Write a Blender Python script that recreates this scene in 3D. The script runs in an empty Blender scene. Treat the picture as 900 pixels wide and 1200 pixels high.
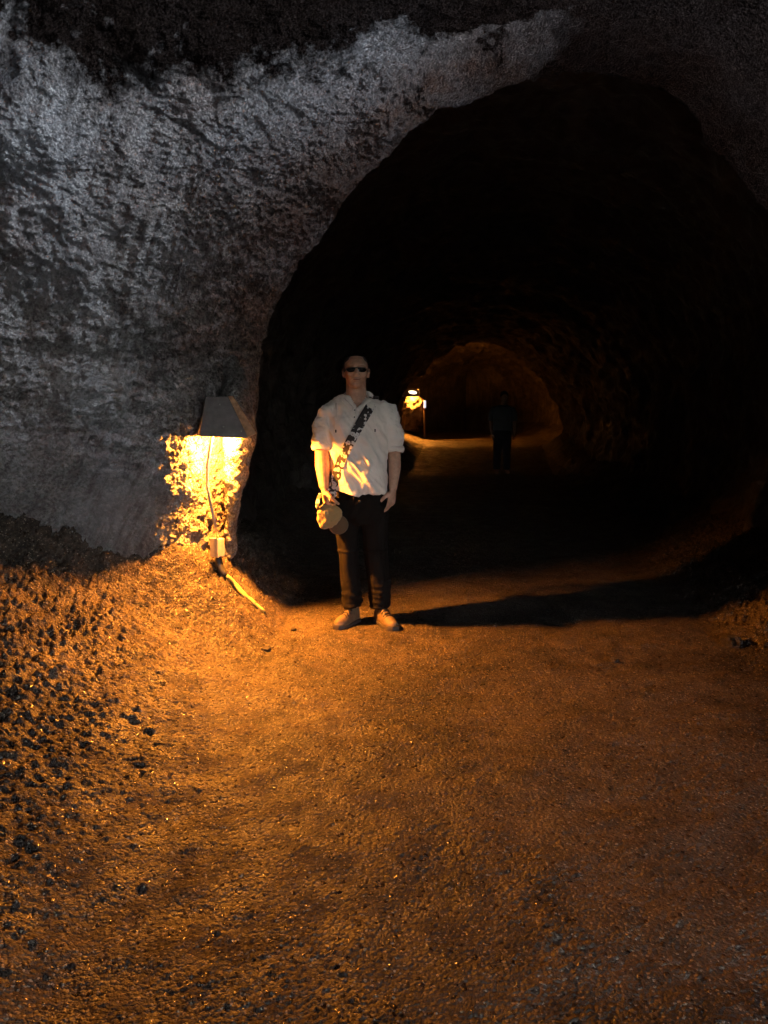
import bpy, bmesh, math, random
import numpy as np
from mathutils import Vector, Matrix
from mathutils.bvhtree import BVHTree

random.seed(7)
C = bpy.data.collections.new("cave"); bpy.context.scene.collection.children.link(C)
SC = bpy.context.scene
TILT = math.radians(7.76); F = 902.0; CH = 1.42

def P(px, py, Y):
    """point of the place seen at (px, py) when it stands Y metres ahead"""
    e = math.atan((py-600)/F) + TILT
    Z = CH - Y*math.tan(e)
    dep = Y*math.cos(TILT) + (CH-Z)*math.sin(TILT)
    return Vector(((px-450)/F*dep, Y, Z))

# ---------------------------------------------------------------- noise
def _h(ix, iy, iz, s):
    n = (ix*374761393 + iy*668265263 + iz*1274126177 + s*974634777) & 0xFFFFFFFF
    n = ((n ^ (n >> 13)) * 1274126177) & 0xFFFFFFFF
    n = ((n ^ (n >> 16)) * 2246822519) & 0xFFFFFFFF
    return (n ^ (n >> 15)) & 0xFFFFFF
def noise(p, s=0):
    p = np.asarray(p, dtype=np.float64)
    i = np.floor(p).astype(np.int64); f = p - i
    u = f*f*f*(f*(f*6-15)+10)
    r = np.zeros(len(p))
    for dx in (0, 1):
        wx = u[:, 0] if dx else 1-u[:, 0]
        for dy in (0, 1):
            wy = u[:, 1] if dy else 1-u[:, 1]
            for dz in (0, 1):
                wz = u[:, 2] if dz else 1-u[:, 2]
                h = _h(i[:, 0]+dx, i[:, 1]+dy, i[:, 2]+dz, s)
                gx = (h & 255)/127.5-1; gy = ((h >> 8) & 255)/127.5-1; gz = ((h >> 16) & 255)/127.5-1
                r += wx*wy*wz*(gx*(f[:, 0]-dx)+gy*(f[:, 1]-dy)+gz*(f[:, 2]-dz))
    return r*1.3
def fbm(p, o=4, s=0, g=.5):
    r = 0; a = 1
    for k in range(o):
        r = r + a*noise(p*(2.03**k), s+k); a *= g
    return r
def ridged(p, o=3, s=0):
    r = 0; a = 1
    for k in range(o):
        r = r + a*(1-2*np.abs(noise(p*(2.1**k), s+k))); a *= .5
    return r/1.75
def worley(p, s=0):
    """F1 distance and a random value per cell"""
    i = np.floor(p).astype(np.int64)
    best = np.full(len(p), 9.0); val = np.zeros(len(p))
    for dx in (-1, 0, 1):
        for dy in (-1, 0, 1):
            for dz in (-1, 0, 1):
                c = i+np.array([dx, dy, dz])
                h = _h(c[:, 0], c[:, 1], c[:, 2], s)
                q = c+np.stack([(h & 255)/255., ((h >> 8) & 255)/255., ((h >> 16) & 255)/255.], 1)
                d = ((q-p)**2).sum(1)
                m = d < best
                best = np.where(m, d, best); val = np.where(m, ((h*7919) & 1023)/1023., val)
    return np.sqrt(best), val
def sstep(a, b, x):
    t = np.clip((x-a)/(b-a), 0, 1); return t*t*(3-2*t)
def pchip(xk, yk, x):
    """smooth interpolation along the first axis without overshoot"""
    xk = np.array(xk, float); yk = np.array(yk, float); x = np.asarray(x, float)
    h = np.diff(xk); hs = h.reshape((-1,)+(1,)*(yk.ndim-1))
    dl = np.diff(yk, axis=0)/hs
    m = np.zeros_like(yk)
    a, b = dl[:-1], dl[1:]
    ok = a*b > 0
    m[1:-1] = np.where(ok, 2*a*b/np.where(ok, a+b, 1), 0)
    m[0] = dl[0]; m[-1] = dl[-1]
    k = np.clip(np.searchsorted(xk, x)-1, 0, len(h)-1)
    sh = (-1,)+(1,)*(yk.ndim-1)
    t = ((x-xk[k])/h[k]).reshape(sh); H = h[k].reshape(sh)
    return ((2*t**3-3*t**2+1)*yk[k]+(t**3-2*t**2+t)*H*m[k]+(-2*t**3+3*t**2)*yk[k+1]+(t**3-t**2)*H*m[k+1])

# ---------------------------------------------------------------- object helpers
def prop(o, label=None, cat=None, group=None, kind=None):
    for k, v in (('label', label), ('category', cat), ('group', group), ('kind', kind)):
        if v: o[k] = v
    return o
def link(name, me, m, parent=None):
    o = bpy.data.objects.new(name, me); C.objects.link(o)
    if m is not None: me.materials.append(m)
    if parent is not None: o.parent = parent
    return o
def empty(name, loc, rz=0):
    o = bpy.data.objects.new(name, None); C.objects.link(o)
    o.location = loc; o.rotation_euler = (0, 0, rz); o.empty_display_size = .2
    return o
def grid_mesh(name, V, flip=False):
    ny, nx = V.shape[:2]
    me = bpy.data.meshes.new(name)
    me.vertices.add(nx*ny); me.vertices.foreach_set('co', V.reshape(-1).astype(np.float32))
    idx = np.arange(nx*ny).reshape(ny, nx)
    a, b, c, d = idx[:-1, :-1], idx[:-1, 1:], idx[1:, 1:], idx[1:, :-1]
    q = np.stack([a, d, c, b] if flip else [a, b, c, d], -1).reshape(-1).astype(np.int32)
    n = len(q)//4
    me.loops.add(len(q)); me.loops.foreach_set('vertex_index', q)
    me.polygons.add(n)
    me.polygons.foreach_set('loop_start', np.arange(0, len(q), 4, dtype=np.int32))
    me.polygons.foreach_set('loop_total', np.full(n, 4, dtype=np.int32))
    me.polygons.foreach_set('use_smooth', np.ones(n, dtype=bool))
    me.update(calc_edges=True); me.validate()
    return me
def ring_dirs(pts, side):
    out = []
    for i, p in enumerate(pts):
        t = (pts[min(i+1, len(pts)-1)]-pts[max(i-1, 0)]).normalized()
        s = (side - t*side.dot(t)).normalized()
        out.append((s, t.cross(s)))
    return out
def tube(bm, pts, rad, side=(1, 0, 0), n=16, cap=True, power=2.0, closed=False):
    """loft of (super)elliptic rings; rad is r or (r_side, r_other) per point"""
    pts = [Vector(p) for p in pts]; side = Vector(side)
    dirs = ring_dirs(pts, side); rings = []
    for i, p in enumerate(pts):
        r = rad[i] if isinstance(rad, (list, tuple)) else rad
        ra, rb = r if isinstance(r, (tuple, list)) else (r, r)
        s, b = dirs[i]; ring = []
        for k in range(n):
            a = 2*math.pi*k/n; c, q = math.cos(a), math.sin(a)
            c = math.copysign(abs(c)**(2/power), c); q = math.copysign(abs(q)**(2/power), q)
            ring.append(bm.verts.new(p+s*ra*c+b*rb*q))
        rings.append(ring)
    for i in range(len(rings)-1):
        for k in range(n):
            bm.faces.new((rings[i][k], rings[i][(k+1) % n], rings[i+1][(k+1) % n], rings[i+1][k]))
    if cap:
        bm.faces.new(rings[0][::-1]); bm.faces.new(rings[-1])
def ball(bm, c, r, rot=None, seg=16):
    r = r if isinstance(r, (tuple, list)) else (r, r, r)
    M = Matrix.Translation(Vector(c)) @ (rot.to_4x4() if rot else Matrix.Identity(4)) @ Matrix.Diagonal((*r, 1))
    bmesh.ops.create_uvsphere(bm, u_segments=seg, v_segments=seg//2+2, radius=1, matrix=M)
def hexa(bm, pts):
    """box from 8 corners: 4 of one end, 4 of the other in the same order"""
    v = [bm.verts.new(p) for p in pts]
    for f in ((0, 3, 2, 1), (4, 5, 6, 7), (0, 1, 5, 4), (1, 2, 6, 5), (2, 3, 7, 6), (3, 0, 4, 7)):
        bm.faces.new([v[i] for i in f])
def boxb(bm, c, s, rot=None):
    M = Matrix.Translation(Vector(c)) @ (rot.to_4x4() if rot else Matrix.Identity(4)) @ Matrix.Diagonal((*s, 1))
    bmesh.ops.create_cube(bm, size=1, matrix=M)
def finish(bm, name, m, parent=None, origin=None, voxel=None, smooth=0, bevel=0, shade=True, fn=None, sub=0):
    bmesh.ops.recalc_face_normals(bm, faces=bm.faces[:])
    me = bpy.data.meshes.new(name); bm.to_mesh(me); bm.free()
    if voxel or smooth or bevel or sub:
        t = bpy.data.objects.new('tmp', me); C.objects.link(t)
        if voxel:
            md = t.modifiers.new('r', 'REMESH'); md.mode = 'VOXEL'; md.voxel_size = voxel
        if smooth:
            md = t.modifiers.new('s', 'SMOOTH'); md.factor = .5; md.iterations = smooth
        if bevel:
            md = t.modifiers.new('b', 'BEVEL'); md.width = bevel; md.segments = 2
        if sub:
            md = t.modifiers.new('u', 'SUBSURF'); md.levels = md.render_levels = sub
        dg = bpy.context.evaluated_depsgraph_get()
        me2 = bpy.data.meshes.new_from_object(t.evaluated_get(dg))
        bpy.data.objects.remove(t); me = me2; me.name = name
    if fn:
        n = len(me.vertices); co = np.zeros(n*3); me.vertices.foreach_get('co', co); co = co.reshape(-1, 3)
        no = np.zeros(n*3); me.vertices.foreach_get('normal', no); no = no.reshape(-1, 3)
        co = co + no*fn(co, no)[:, None]
        me.vertices.foreach_set('co', co.reshape(-1))
    if origin is not None:
        me.transform(Matrix.Translation(-Vector(origin)))
    me.update()
    me.polygons.foreach_set('use_smooth', np.full(len(me.polygons), shade, dtype=bool))
    o = link(name, me, m, parent)
    if origin is not None and parent is None: o.location = origin
    return o

# ---------------------------------------------------------------- materials
class NT:
    def __init__(s, name):
        s.m = bpy.data.materials.new(name); s.m.use_nodes = True
        s.t = s.m.node_tree; s.n = s.t.nodes; s.b = s.n['Principled BSDF']
        s.co = s.n.new('ShaderNodeTexCoord').outputs['Object']
    def L(s, a, b): s.t.links.new(a, b)
    def set(s, sock, v):
        if isinstance(v, bpy.types.NodeSocket): s.L(v, sock)
        else: sock.default_value = v
    def noise(s, scale, detail=4, rough=.55, dist=0, vec=None):
        n = s.n.new('ShaderNodeTexNoise'); s.L(vec or s.co, n.inputs['Vector'])
        n.inputs['Scale'].default_value = scale; n.inputs['Detail'].default_value = detail
        n.inputs['Roughness'].default_value = rough; n.inputs['Distortion'].default_value = dist
        return n.outputs['Fac']
    def voro(s, scale, vec=None, feature='F1', out='Distance'):
        n = s.n.new('ShaderNodeTexVoronoi'); s.L(vec or s.co, n.inputs['Vector'])
        n.feature = feature; n.inputs['Scale'].default_value = scale
        return n.outputs[out]
    def map(s, scale=(1, 1, 1), rot=(0, 0, 0)):
        n = s.n.new('ShaderNodeMapping'); s.L(s.co, n.inputs['Vector'])
        n.inputs['Scale'].default_value = scale; n.inputs['Rotation'].default_value = rot
        return n.outputs[0]
    def ramp(s, f, stops):
        n = s.n.new('ShaderNodeValToRGB'); s.set(n.inputs[0], f)
        e = n.color_ramp.elements
        while len(e) < len(stops): e.new(.5)
        for q, (p, c) in zip(e, stops):
            q.position = p; q.color = (*c, 1) if len(c) == 3 else c
        return n.outputs[0]
    def fr(s, f, a, b, lo=0., hi=1.):
        n = s.n.new('ShaderNodeMapRange'); s.set(n.inputs[0], f)
        n.inputs[1].default_value = a; n.inputs[2].default_value = b
        n.inputs[3].default_value = lo; n.inputs[4].default_value = hi
        return n.outputs[0]
    def mix(s, f, a, b, mode='MIX'):
        n = s.n.new('ShaderNodeMix'); n.data_type = 'RGBA'; n.blend_type = mode
        s.set(n.inputs[0], f)
        for k, v in ((6, a), (7, b)):
            s.set(n.inputs[k], (*v, 1) if isinstance(v, tuple) and len(v) == 3 else v)
        return n.outputs[2]
    def math(s, op, a, b=0.):
        n = s.n.new('ShaderNodeMath'); n.operation = op; s.set(n.inputs[0], a); s.set(n.inputs[1], b)
        return n.outputs[0]
    def bump(s, h, dist, strength=1., prev=None):
        n = s.n.new('ShaderNodeBump'); s.set(n.inputs['Height'], h)
        n.inputs['Distance'].default_value = dist; n.inputs['Strength'].default_value = strength
        if prev is not None: s.L(prev, n.inputs['Normal'])
        return n.outputs[0]
    def out(s, col, rough=.6, normal=None, metal=0., spec=.5, sheen=0., sss=0.):
        s.set(s.b.inputs['Base Color'], (*col, 1) if isinstance(col, tuple) else col)
        s.set(s.b.inputs['Roughness'], rough); s.b.inputs['Metallic'].default_value = metal
        s.set(s.b.inputs['Specular IOR Level'], spec)
        if normal is not None: s.L(normal, s.b.inputs['Normal'])
        if sheen: s.b.inputs['Sheen Weight'].default_value = sheen
        if sss:
            s.b.inputs['Subsurface Weight'].default_value = sss
            s.b.inputs['Subsurface Radius'].default_value = (.01, .004, .002)
            s.b.inputs['Subsurface Scale'].default_value = .5
        return s.m

def rock_mat():
    t = NT('lava_rock')
    big = t.noise(.9, 5, .6, .4); mid = t.noise(6, 6, .65, .3); fine = t.noise(48, 5, .72)
    r1 = t.n.new('ShaderNodeMapping'); t.L(t.co, r1.inputs['Vector']); r1.inputs['Rotation'].default_value = (0, -.467, 0)
    r2 = t.n.new('ShaderNodeMapping'); t.L(r1.outputs[0], r2.inputs['Vector']); r2.inputs['Scale'].default_value = (3.6, 1.2, .75)
    streak = t.noise(1.6, 7, .66, .5, r2.outputs[0])
    base = t.ramp(mid, [(.3, (.14, .13, .125)), (.42, (.36, .35, .345)), (.56, (.50, .50, .495)), (.8, (.62, .62, .61))])
    crust = t.noise(1.3, 4, .6, .4)
    base = t.mix(t.math('MAXIMUM', t.fr(fine, .42, .54), t.fr(crust, .44, .58, 0, .6)), t.mix(1., base, (.34, .32, .31), 'MULTIPLY'), base)
    base = t.mix(t.fr(streak, .50, .66, 0, .65), base, t.mix(1., base, (.55, .49, .45), 'MULTIPLY'))
    base = t.mix(t.fr(big, .42, .62, 0, .55), base, (.44, .47, .50))
    rust = t.noise(1.7, 5, .6, .5, t.map((1, 1, 1), (1, 2, 3)))
    base = t.mix(t.fr(rust, .55, .72, 0, .5), base, (.16, .10, .08))
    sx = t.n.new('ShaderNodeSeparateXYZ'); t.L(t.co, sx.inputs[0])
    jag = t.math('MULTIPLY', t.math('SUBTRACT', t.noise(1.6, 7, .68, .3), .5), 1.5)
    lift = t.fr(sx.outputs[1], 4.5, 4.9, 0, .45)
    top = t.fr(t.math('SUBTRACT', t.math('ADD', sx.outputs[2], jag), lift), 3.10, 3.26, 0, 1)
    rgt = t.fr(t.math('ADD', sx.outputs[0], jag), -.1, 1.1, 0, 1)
    painted_shade = t.math('MAXIMUM', top, rgt)  # shade painted over the ceiling and right side, with a ragged edge
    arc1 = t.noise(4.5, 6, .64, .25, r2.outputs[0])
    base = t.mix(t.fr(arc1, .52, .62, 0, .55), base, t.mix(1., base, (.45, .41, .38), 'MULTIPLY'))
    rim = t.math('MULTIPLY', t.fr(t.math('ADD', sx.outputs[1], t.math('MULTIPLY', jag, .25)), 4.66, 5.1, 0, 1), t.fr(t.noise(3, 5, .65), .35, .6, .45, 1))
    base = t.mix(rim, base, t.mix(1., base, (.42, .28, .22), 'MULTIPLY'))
    base = t.mix(t.math('MULTIPLY', painted_shade, .985), base, t.mix(1., base, (.022, .013, .010), 'MULTIPLY'))
    sp = t.voro(160); b = t.bump(t.noise(34, 7, .8), .045, 1.)
    b = t.bump(t.math('SUBTRACT', 1., t.voro(60)), .018, .8, b)
    base = t.mix(t.math('MULTIPLY', t.fr(sp, .05, .12, 1, 0), t.math('SUBTRACT', 1., painted_shade)), base, (.8, .8, .78))
    return t.out(base, t.fr(t.noise(25, 3), .35, .7, .5, .95), b, spec=t.math('SUBTRACT', .32, t.math('MULTIPLY', painted_shade, .30)))
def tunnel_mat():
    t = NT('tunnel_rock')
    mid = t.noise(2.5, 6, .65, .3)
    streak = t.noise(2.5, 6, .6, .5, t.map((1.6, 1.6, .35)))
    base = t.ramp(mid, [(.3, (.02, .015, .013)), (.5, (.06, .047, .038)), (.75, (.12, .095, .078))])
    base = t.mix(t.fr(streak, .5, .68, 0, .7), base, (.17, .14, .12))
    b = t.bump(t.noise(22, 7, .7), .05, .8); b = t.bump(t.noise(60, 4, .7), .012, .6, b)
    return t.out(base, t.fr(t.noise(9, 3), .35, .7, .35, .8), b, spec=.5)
def ground_mat():
    t = NT('wet_gravel')
    big = t.noise(1.1, 5, .6, .6); mid = t.noise(7, 6, .7, .4); fine = t.noise(70, 4, .7)
    cell = t.voro(75, out='Color')
    sep = t.n.new('ShaderNodeSeparateColor'); t.L(cell, sep.inputs[0])
    base = t.ramp(mid, [(.32, (.026, .020, .016)), (.46, (.085, .062, .045)), (.6, (.14, .10, .07)), (.85, (.21, .155, .11))])
    base = t.mix(t.fr(big, .45, .62, 0, .6), base, (.15, .11, .078))
    damp = t.noise(.8, 6, .62, .5, t.map((1, 1, 1), (0, 0, 1)))
    base = t.mix(t.fr(damp, .46, .58, 0, .85), base, t.mix(1., base, (.30, .26, .24), 'MULTIPLY'))
    base = t.mix(t.fr(sep.outputs[0], 0, 1, 0, .7), base, t.mix(1., base, (.35, .33, .31), 'MULTIPLY'))
    base = t.mix(t.fr(fine, .55, .7, 0, .35), base, (.30, .25, .19))
    cellh = t.fr(sep.outputs[1], 0, 1, .35, 1.)
    dome = t.math('MULTIPLY', t.math('SUBTRACT', 1., t.voro(75)), cellh)
    b = t.bump(dome, .011, 1.)
    c2 = t.n.new('ShaderNodeSeparateColor'); t.L(t.voro(165, out='Color'), c2.inputs[0])
    b = t.bump(t.math('MULTIPLY', t.math('SUBTRACT', 1., t.voro(165)), t.fr(c2.outputs[0], 0, 1, .2, 1.)), .007, .8, b)
    b = t.bump(t.noise(20, 4, .6), .008, .4, b)
    base = t.mix(t.fr(c2.outputs[1], .35, 1, 0, .55), base, t.mix(1., base, (.3, .28, .26), 'MULTIPLY'))
    base = t.mix(t.fr(c2.outputs[2], .93, .96, 0, .6), base, (.42, .36, .28))
    rg = t.math('MULTIPLY', t.fr(t.noise(6, 4, .6), .35, .65, .55, 1.), t.fr(sep.outputs[2], .9, .93, .85, .22))
    return t.out(base, rg, b, spec=.5)
def plain(name, col, rough=.5, metal=0., var=.25, scale=30, bumpd=.001, spec=.5, sheen=0., sss=0.):
    t = NT(name); n = t.noise(scale, 4)
    c = t.mix(t.fr(n, .3, .7), tuple(x*(1-var) for x in col), tuple(min(1, x*(1+var)) for x in col))
    return t.out(c, rough, t.bump(t.noise(scale*4, 3), bumpd, .5), metal, spec, sheen, sss)
def emit(name, col, s):
    t = NT(name); t.out((.9, .9, .9), .4)
    t.b.inputs['Emission Color'].default_value = (*col, 1); t.b.inputs['Emission Strength'].default_value = s
    return t.m
def cloth(name, col, rough=.85, s=900, var=.1, sheen=.2):
    t = NT(name); n = t.noise(9, 4)
    c = t.mix(t.fr(n, .3, .7), tuple(x*(1-var) for x in col), tuple(min(1, x*(1+var)) for x in col))
    b = t.bump(t.noise(s, 2), .0006, .5); b = t.bump(t.noise(45, 4, .6), .002, .5, b)
    return t.out(c, rough, b, spec=.12, sheen=sheen)
def strap_mat():
    t = NT('blossom_print')
    n = t.n.new('ShaderNodeTexNoise'); t.L(t.co, n.inputs['Vector']); n.inputs['Scale'].default_value = 70
    add = t.n.new('ShaderNodeVectorMath'); add.operation = 'MULTIPLY_ADD'
    t.L(n.outputs['Color'], add.inputs[0]); add.inputs[1].default_value = (.012,)*3; t.L(t.co, add.inputs[2])
    v = t.voro(34, add.outputs[0]); petals = t.fr(t.math('ADD', v, t.math('MULTIPLY', t.noise(60, 3), .9)), .90, .94)
    c = t.mix(petals, (.62, .58, .55), (.018, .012, .012))
    c = t.mix(t.fr(v, .10, .13, 1, 0), c, (.25, .05, .06))
    return t.out(c, .7, t.bump(t.noise(600, 2), .0005))

LAMP = (1.0, .31, .032)
M = dict(
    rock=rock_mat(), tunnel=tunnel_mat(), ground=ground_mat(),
    hood=plain('grey_painted_metal', (.17, .16, .16), .5, 0, .25, 22, .002),
    board=plain('rusty_edge', (.42, .25, .14), .75, 0, .4, 40, .003),
    pipe=plain('galvanised_pipe', (.55, .53, .48), .45, .3, .15, 40),
    boxm=plain('junction_box_grey', (.42, .40, .34), .55, 0, .15, 40),
    cable=plain('yellow_cable', (.62, .50, .12), .45, 0, .12, 60),
    black=plain('black_rubber', (.02, .02, .02), .5, 0, .2, 60),
    bulb=emit('lamp_glow', LAMP, 1060.0), added_glow=emit('added_lamp_glow', (1, .72, .38), .5), farbulb=emit('far_lamp_glow', LAMP, 360.0),
    skin=plain('skin', (.48, .28, .19), .55, 0, .22, 38, .0015, sss=.12),
    hair=plain('short_hair', (.05, .04, .035), .8, 0, .3, 300, .001),
    shirt=cloth('pale_cotton', (.78, .70, .63), var=.04),
    pants=cloth('dark_trousers', (.009, .007, .006), sheen=0.),
    shoe=plain('tan_leather', (.14, .095, .055), .6, 0, .3, 60, .001),
    sole=plain('rubber_sole', (.05, .04, .035), .7, 0, .2, 60),
    lace=plain('shoe_lace', (.02, .015, .012), .7),
    lens=plain('dark_lens', (.012, .012, .012), .06, 0, 0, 5, 0, spec=.9),
    frame=plain('dark_frame', (.03, .028, .028), .3),
    cap=cloth('tan_cap_cotton', (.34, .24, .11), var=.12),
    visor=cloth('shade_brown_visor', (.13, .085, .05)),  # brown stands in for the shadow the crown throws on the visor
    strap=strap_mat(), lip=plain('lips', (.2, .07, .06), .5),
    post=plain('weathered_post', (.16, .10, .07), .8), plate_glow=plain('glowing_white_marker', (.8, .82, .85), .4, 0, .05),
    sand=plain('dark_outer_ground', (.04, .037, .033), .9, 0, .2, 3, .01),
    darkshirt=cloth('grey_shirt', (.16, .17, .18)), darktr=cloth('black_trousers', (.03, .03, .035)),

)
M['plate_glow'].node_tree.nodes['Principled BSDF'].inputs['Emission Color'].default_value = (.8, .88, 1, 1)
M['plate_glow'].node_tree.nodes['Principled BSDF'].inputs['Emission Strength'].default_value = .06  # the plate is no lamp; its brightness is added as glow

# ---------------------------------------------------------------- cave shape
SY = []; SEC = []
def sec(y, *pts): SY.append(y); SEC.append(pts)
def rescale(y0, y1, *pts):
    k = y1/y0; sec(y1, *[(x*k, CH+(z-CH)*k if z > -.3 else z) for x, z in pts])
sec(-3.2, (1.2,-.4),(1.2,.5),(1.2,1.2),(1.25,1.7),(1.35,2.1),(1.6,2.4),(2.1,2.6),(2.8,2.7),(3.6,2.6),(4.4,2.4),(4.9,1.8),(5.0,1),(4.9,-.4))
sec(-1.8, (-.9,-.4),(-1.0,.5),(-1.1,1.2),(-1.1,1.9),(-.9,2.3),(-.4,2.6),(.6,2.8),(1.6,2.85),(2.8,2.8),(3.9,2.5),(4.5,1.9),(4.6,1),(4.4,-.4))
sec(0, (-2.4,-.4),(-2.5,.5),(-2.6,1.2),(-2.6,1.9),(-2.4,2.4),(-1.9,2.75),(-.8,2.95),(.5,2.95),(1.8,2.8),(2.7,2.5),(3.1,1.9),(3.1,1),(2.9,-.4))
sec(1.5, (-2.9,-.4),(-2.9,.6),(-3.0,1.2),(-3.0,1.95),(-2.8,2.55),(-2.2,2.95),(-.8,3.2),(.6,3.1),(1.6,2.9),(2.2,2.5),(2.4,1.9),(2.35,1),(2.2,-.4))  # unseen low ceiling and right bulge, shaped to hold back entrance light
sec(3.0, (-3.1,-.4),(-3.0,.65),(-3.05,1.25),(-3.05,2.0),(-2.85,2.75),(-2.3,3.3),(-.8,3.8),(.8,3.8),(2.1,3.6),(2.8,3.0),(3.0,2.2),(2.9,1),(2.5,-.4))
sec(3.8, (-2.9,-.4),(-2.8,.65),(-2.78,1.25),(-2.8,2.0),(-2.65,2.7),(-2.2,3.3),(-.8,4.0),(.9,4.2),(2.2,4.0),(2.9,3.2),(3.1,2.2),(3.0,1),(2.55,-.4))
sec(4.25, (-2.5,-.4),(-2.33,.6),(-2.30,1.2),(-2.30,1.9),(-2.18,2.6),(-1.85,3.15),(-.6,3.95),(1.0,4.15),(2.2,3.9),(2.9,3.2),(3.1,2.2),(3.0,1),(2.55,-.4))
sec(4.48, (-1.95,-.4),(-1.76,.55),(-1.73,1.2),(-1.74,1.9),(-1.64,2.55),(-1.38,3.05),(-.3,3.75),(1.02,4.0),(2.15,3.8),(2.8,3.1),(3.05,2.15),(3.0,1),(2.55,-.4))
sec(4.64, (-1.5,-.4),(-1.36,.5),(-1.28,1.2),(-1.30,1.85),(-1.15,2.48),(-.9,2.98),(.05,3.6),(1.05,3.85),(2.05,3.68),(2.7,3.05),(3.0,2.12),(2.95,1),(2.55,-.4))
rescale(5.2, 4.97, (-1.4,-.4),(-1.28,.45),(-1.18,1.15),(-1.12,1.8),(-.88,2.45),(-.5,2.98),(.35,3.63),(1.2,3.84),(2.0,3.7),(2.6,3.12),(3.05,2.2),(3.1,1),(2.7,-.4))
rescale(5.5, 5.34, (-1.25,-.4),(-1.15,.45),(-.95,1.15),(-.88,1.8),(-.62,2.42),(-.22,2.9),(.5,3.48),(1.2,3.68),(1.9,3.56),(2.44,3.05),(3.0,2.2),(3.1,1.0),(2.7,-.4))
rescale(5.8, 5.62, (-1.35,-.4),(-1.25,.45),(-1.12,1.2),(-1.05,1.9),(-.85,2.5),(-.42,3.02),(.4,3.62),(1.25,3.82),(2.05,3.65),(2.7,3.1),(3.2,2.2),(3.3,1.0),(2.9,-.4))
sec(6.1, (-1.55,-.4),(-1.5,.5),(-1.55,1.2),(-1.6,1.9),(-1.4,2.6),(-.95,3.2),(.2,3.8),(1.3,4.0),(2.3,3.8),(3.0,3.1),(3.4,2.2),(3.4,1),(3.0,-.4))
sec(9, (-1.3,-.4),(-1.35,.5),(-1.45,1.2),(-1.45,1.9),(-1.2,2.6),(-.6,3.2),(.5,3.75),(1.6,3.95),(2.7,3.7),(3.6,3.0),(4.0,2.1),(4.0,1),(3.5,-.4))
sec(13, (-.9,-.4),(-.9,.5),(-.95,1.1),(-.85,1.7),(-.5,2.3),(.1,2.8),(1.0,3.2),(2.0,3.35),(3.0,3.2),(3.8,2.7),(4.3,1.9),(4.4,1),(4.0,-.4))
sec(19, (.2,-.4),(.25,.6),(.3,1.2),(.4,1.7),(.8,2.25),(1.3,2.65),(1.9,2.9),(2.5,3.0),(3.1,2.8),(3.6,2.4),(4.1,1.8),(4.5,1.1),(4.6,-.4))
sec(21.5, (-.3,-.2),(-.35,.6),(-.4,1.3),(-.3,1.9),(.1,2.5),(.8,3.0),(1.9,3.4),(2.9,3.5),(3.9,3.3),(4.8,2.8),(5.4,2.1),(5.5,1.2),(5.2,-.2))
sec(27, (.1,-.1),(0.0,.8),(-.05,1.5),(.1,2.1),(.5,2.7),(1.3,3.2),(2.4,3.6),(3.5,3.7),(4.6,3.5),(5.6,2.9),(6.2,2.2),(6.3,1.3),(6.0,-.1))
sec(31, (1.2,.1),(1.1,.9),(1.1,1.5),(1.2,2.0),(1.6,2.5),(2.2,2.9),(3.0,3.2),(3.7,3.3),(4.5,3.1),(5.2,2.7),(5.7,2.1),(5.8,1.4),(5.6,.1))
sec(33, *[(3.5-.08*(i-6), z) for i, z in enumerate((-.4, .4, .9, 1.4, 1.9, 2.3, 2.6, 2.7, 2.6, 2.2, 1.6, .8, -.4))])
SY = np.array(SY); SEC = np.array(SEC, float)

def base_h(y): return .42*sstep(16.2, 19.3, y)
def slope_pts(y):
    xl = pchip(SY, SEC[:, 1, 0], y); xr = pchip(SY, SEC[:, 11, 0], y)
    tl = pchip([-6, 1, 2.2, 3.3, 4.3, 5.1, 6.3, 9, 13, 19, 24, 33], [-1.5, -.85, -.74, -.68, -.68, -.66, -.68, -.75, -.2, .95, 1.35, 1.6], y)
    tr = pchip([-6, 1, 5, 7, 9, 13, 19, 24, 33], [3, 1.75, 2.1, 2.3, 2.6, 3.3, 3.9, 4.9, 4.9], y)
    return xl, xr, tl, tr
def ground_h(x, y):
    xl, xr, tl, tr = slope_pts(y)
    foot = pchip([-6, 2, 4.2, 5.0, 6, 9, 33], [.5, .75, .72, .55, .5, .35, .3], y)
    a = np.clip((tl-x)/np.maximum(tl-xl, .2), 0, 1.8)
    b = np.clip((x-tr)/np.maximum(xr-tr, .3), 0, 1.8)
    la = foot*(a**1.25); rb = .45*(b**1.4)
    return base_h(y)+la+rb, np.clip(a*2.2, 0, 1), np.clip(b*3, 0, 1)

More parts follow.
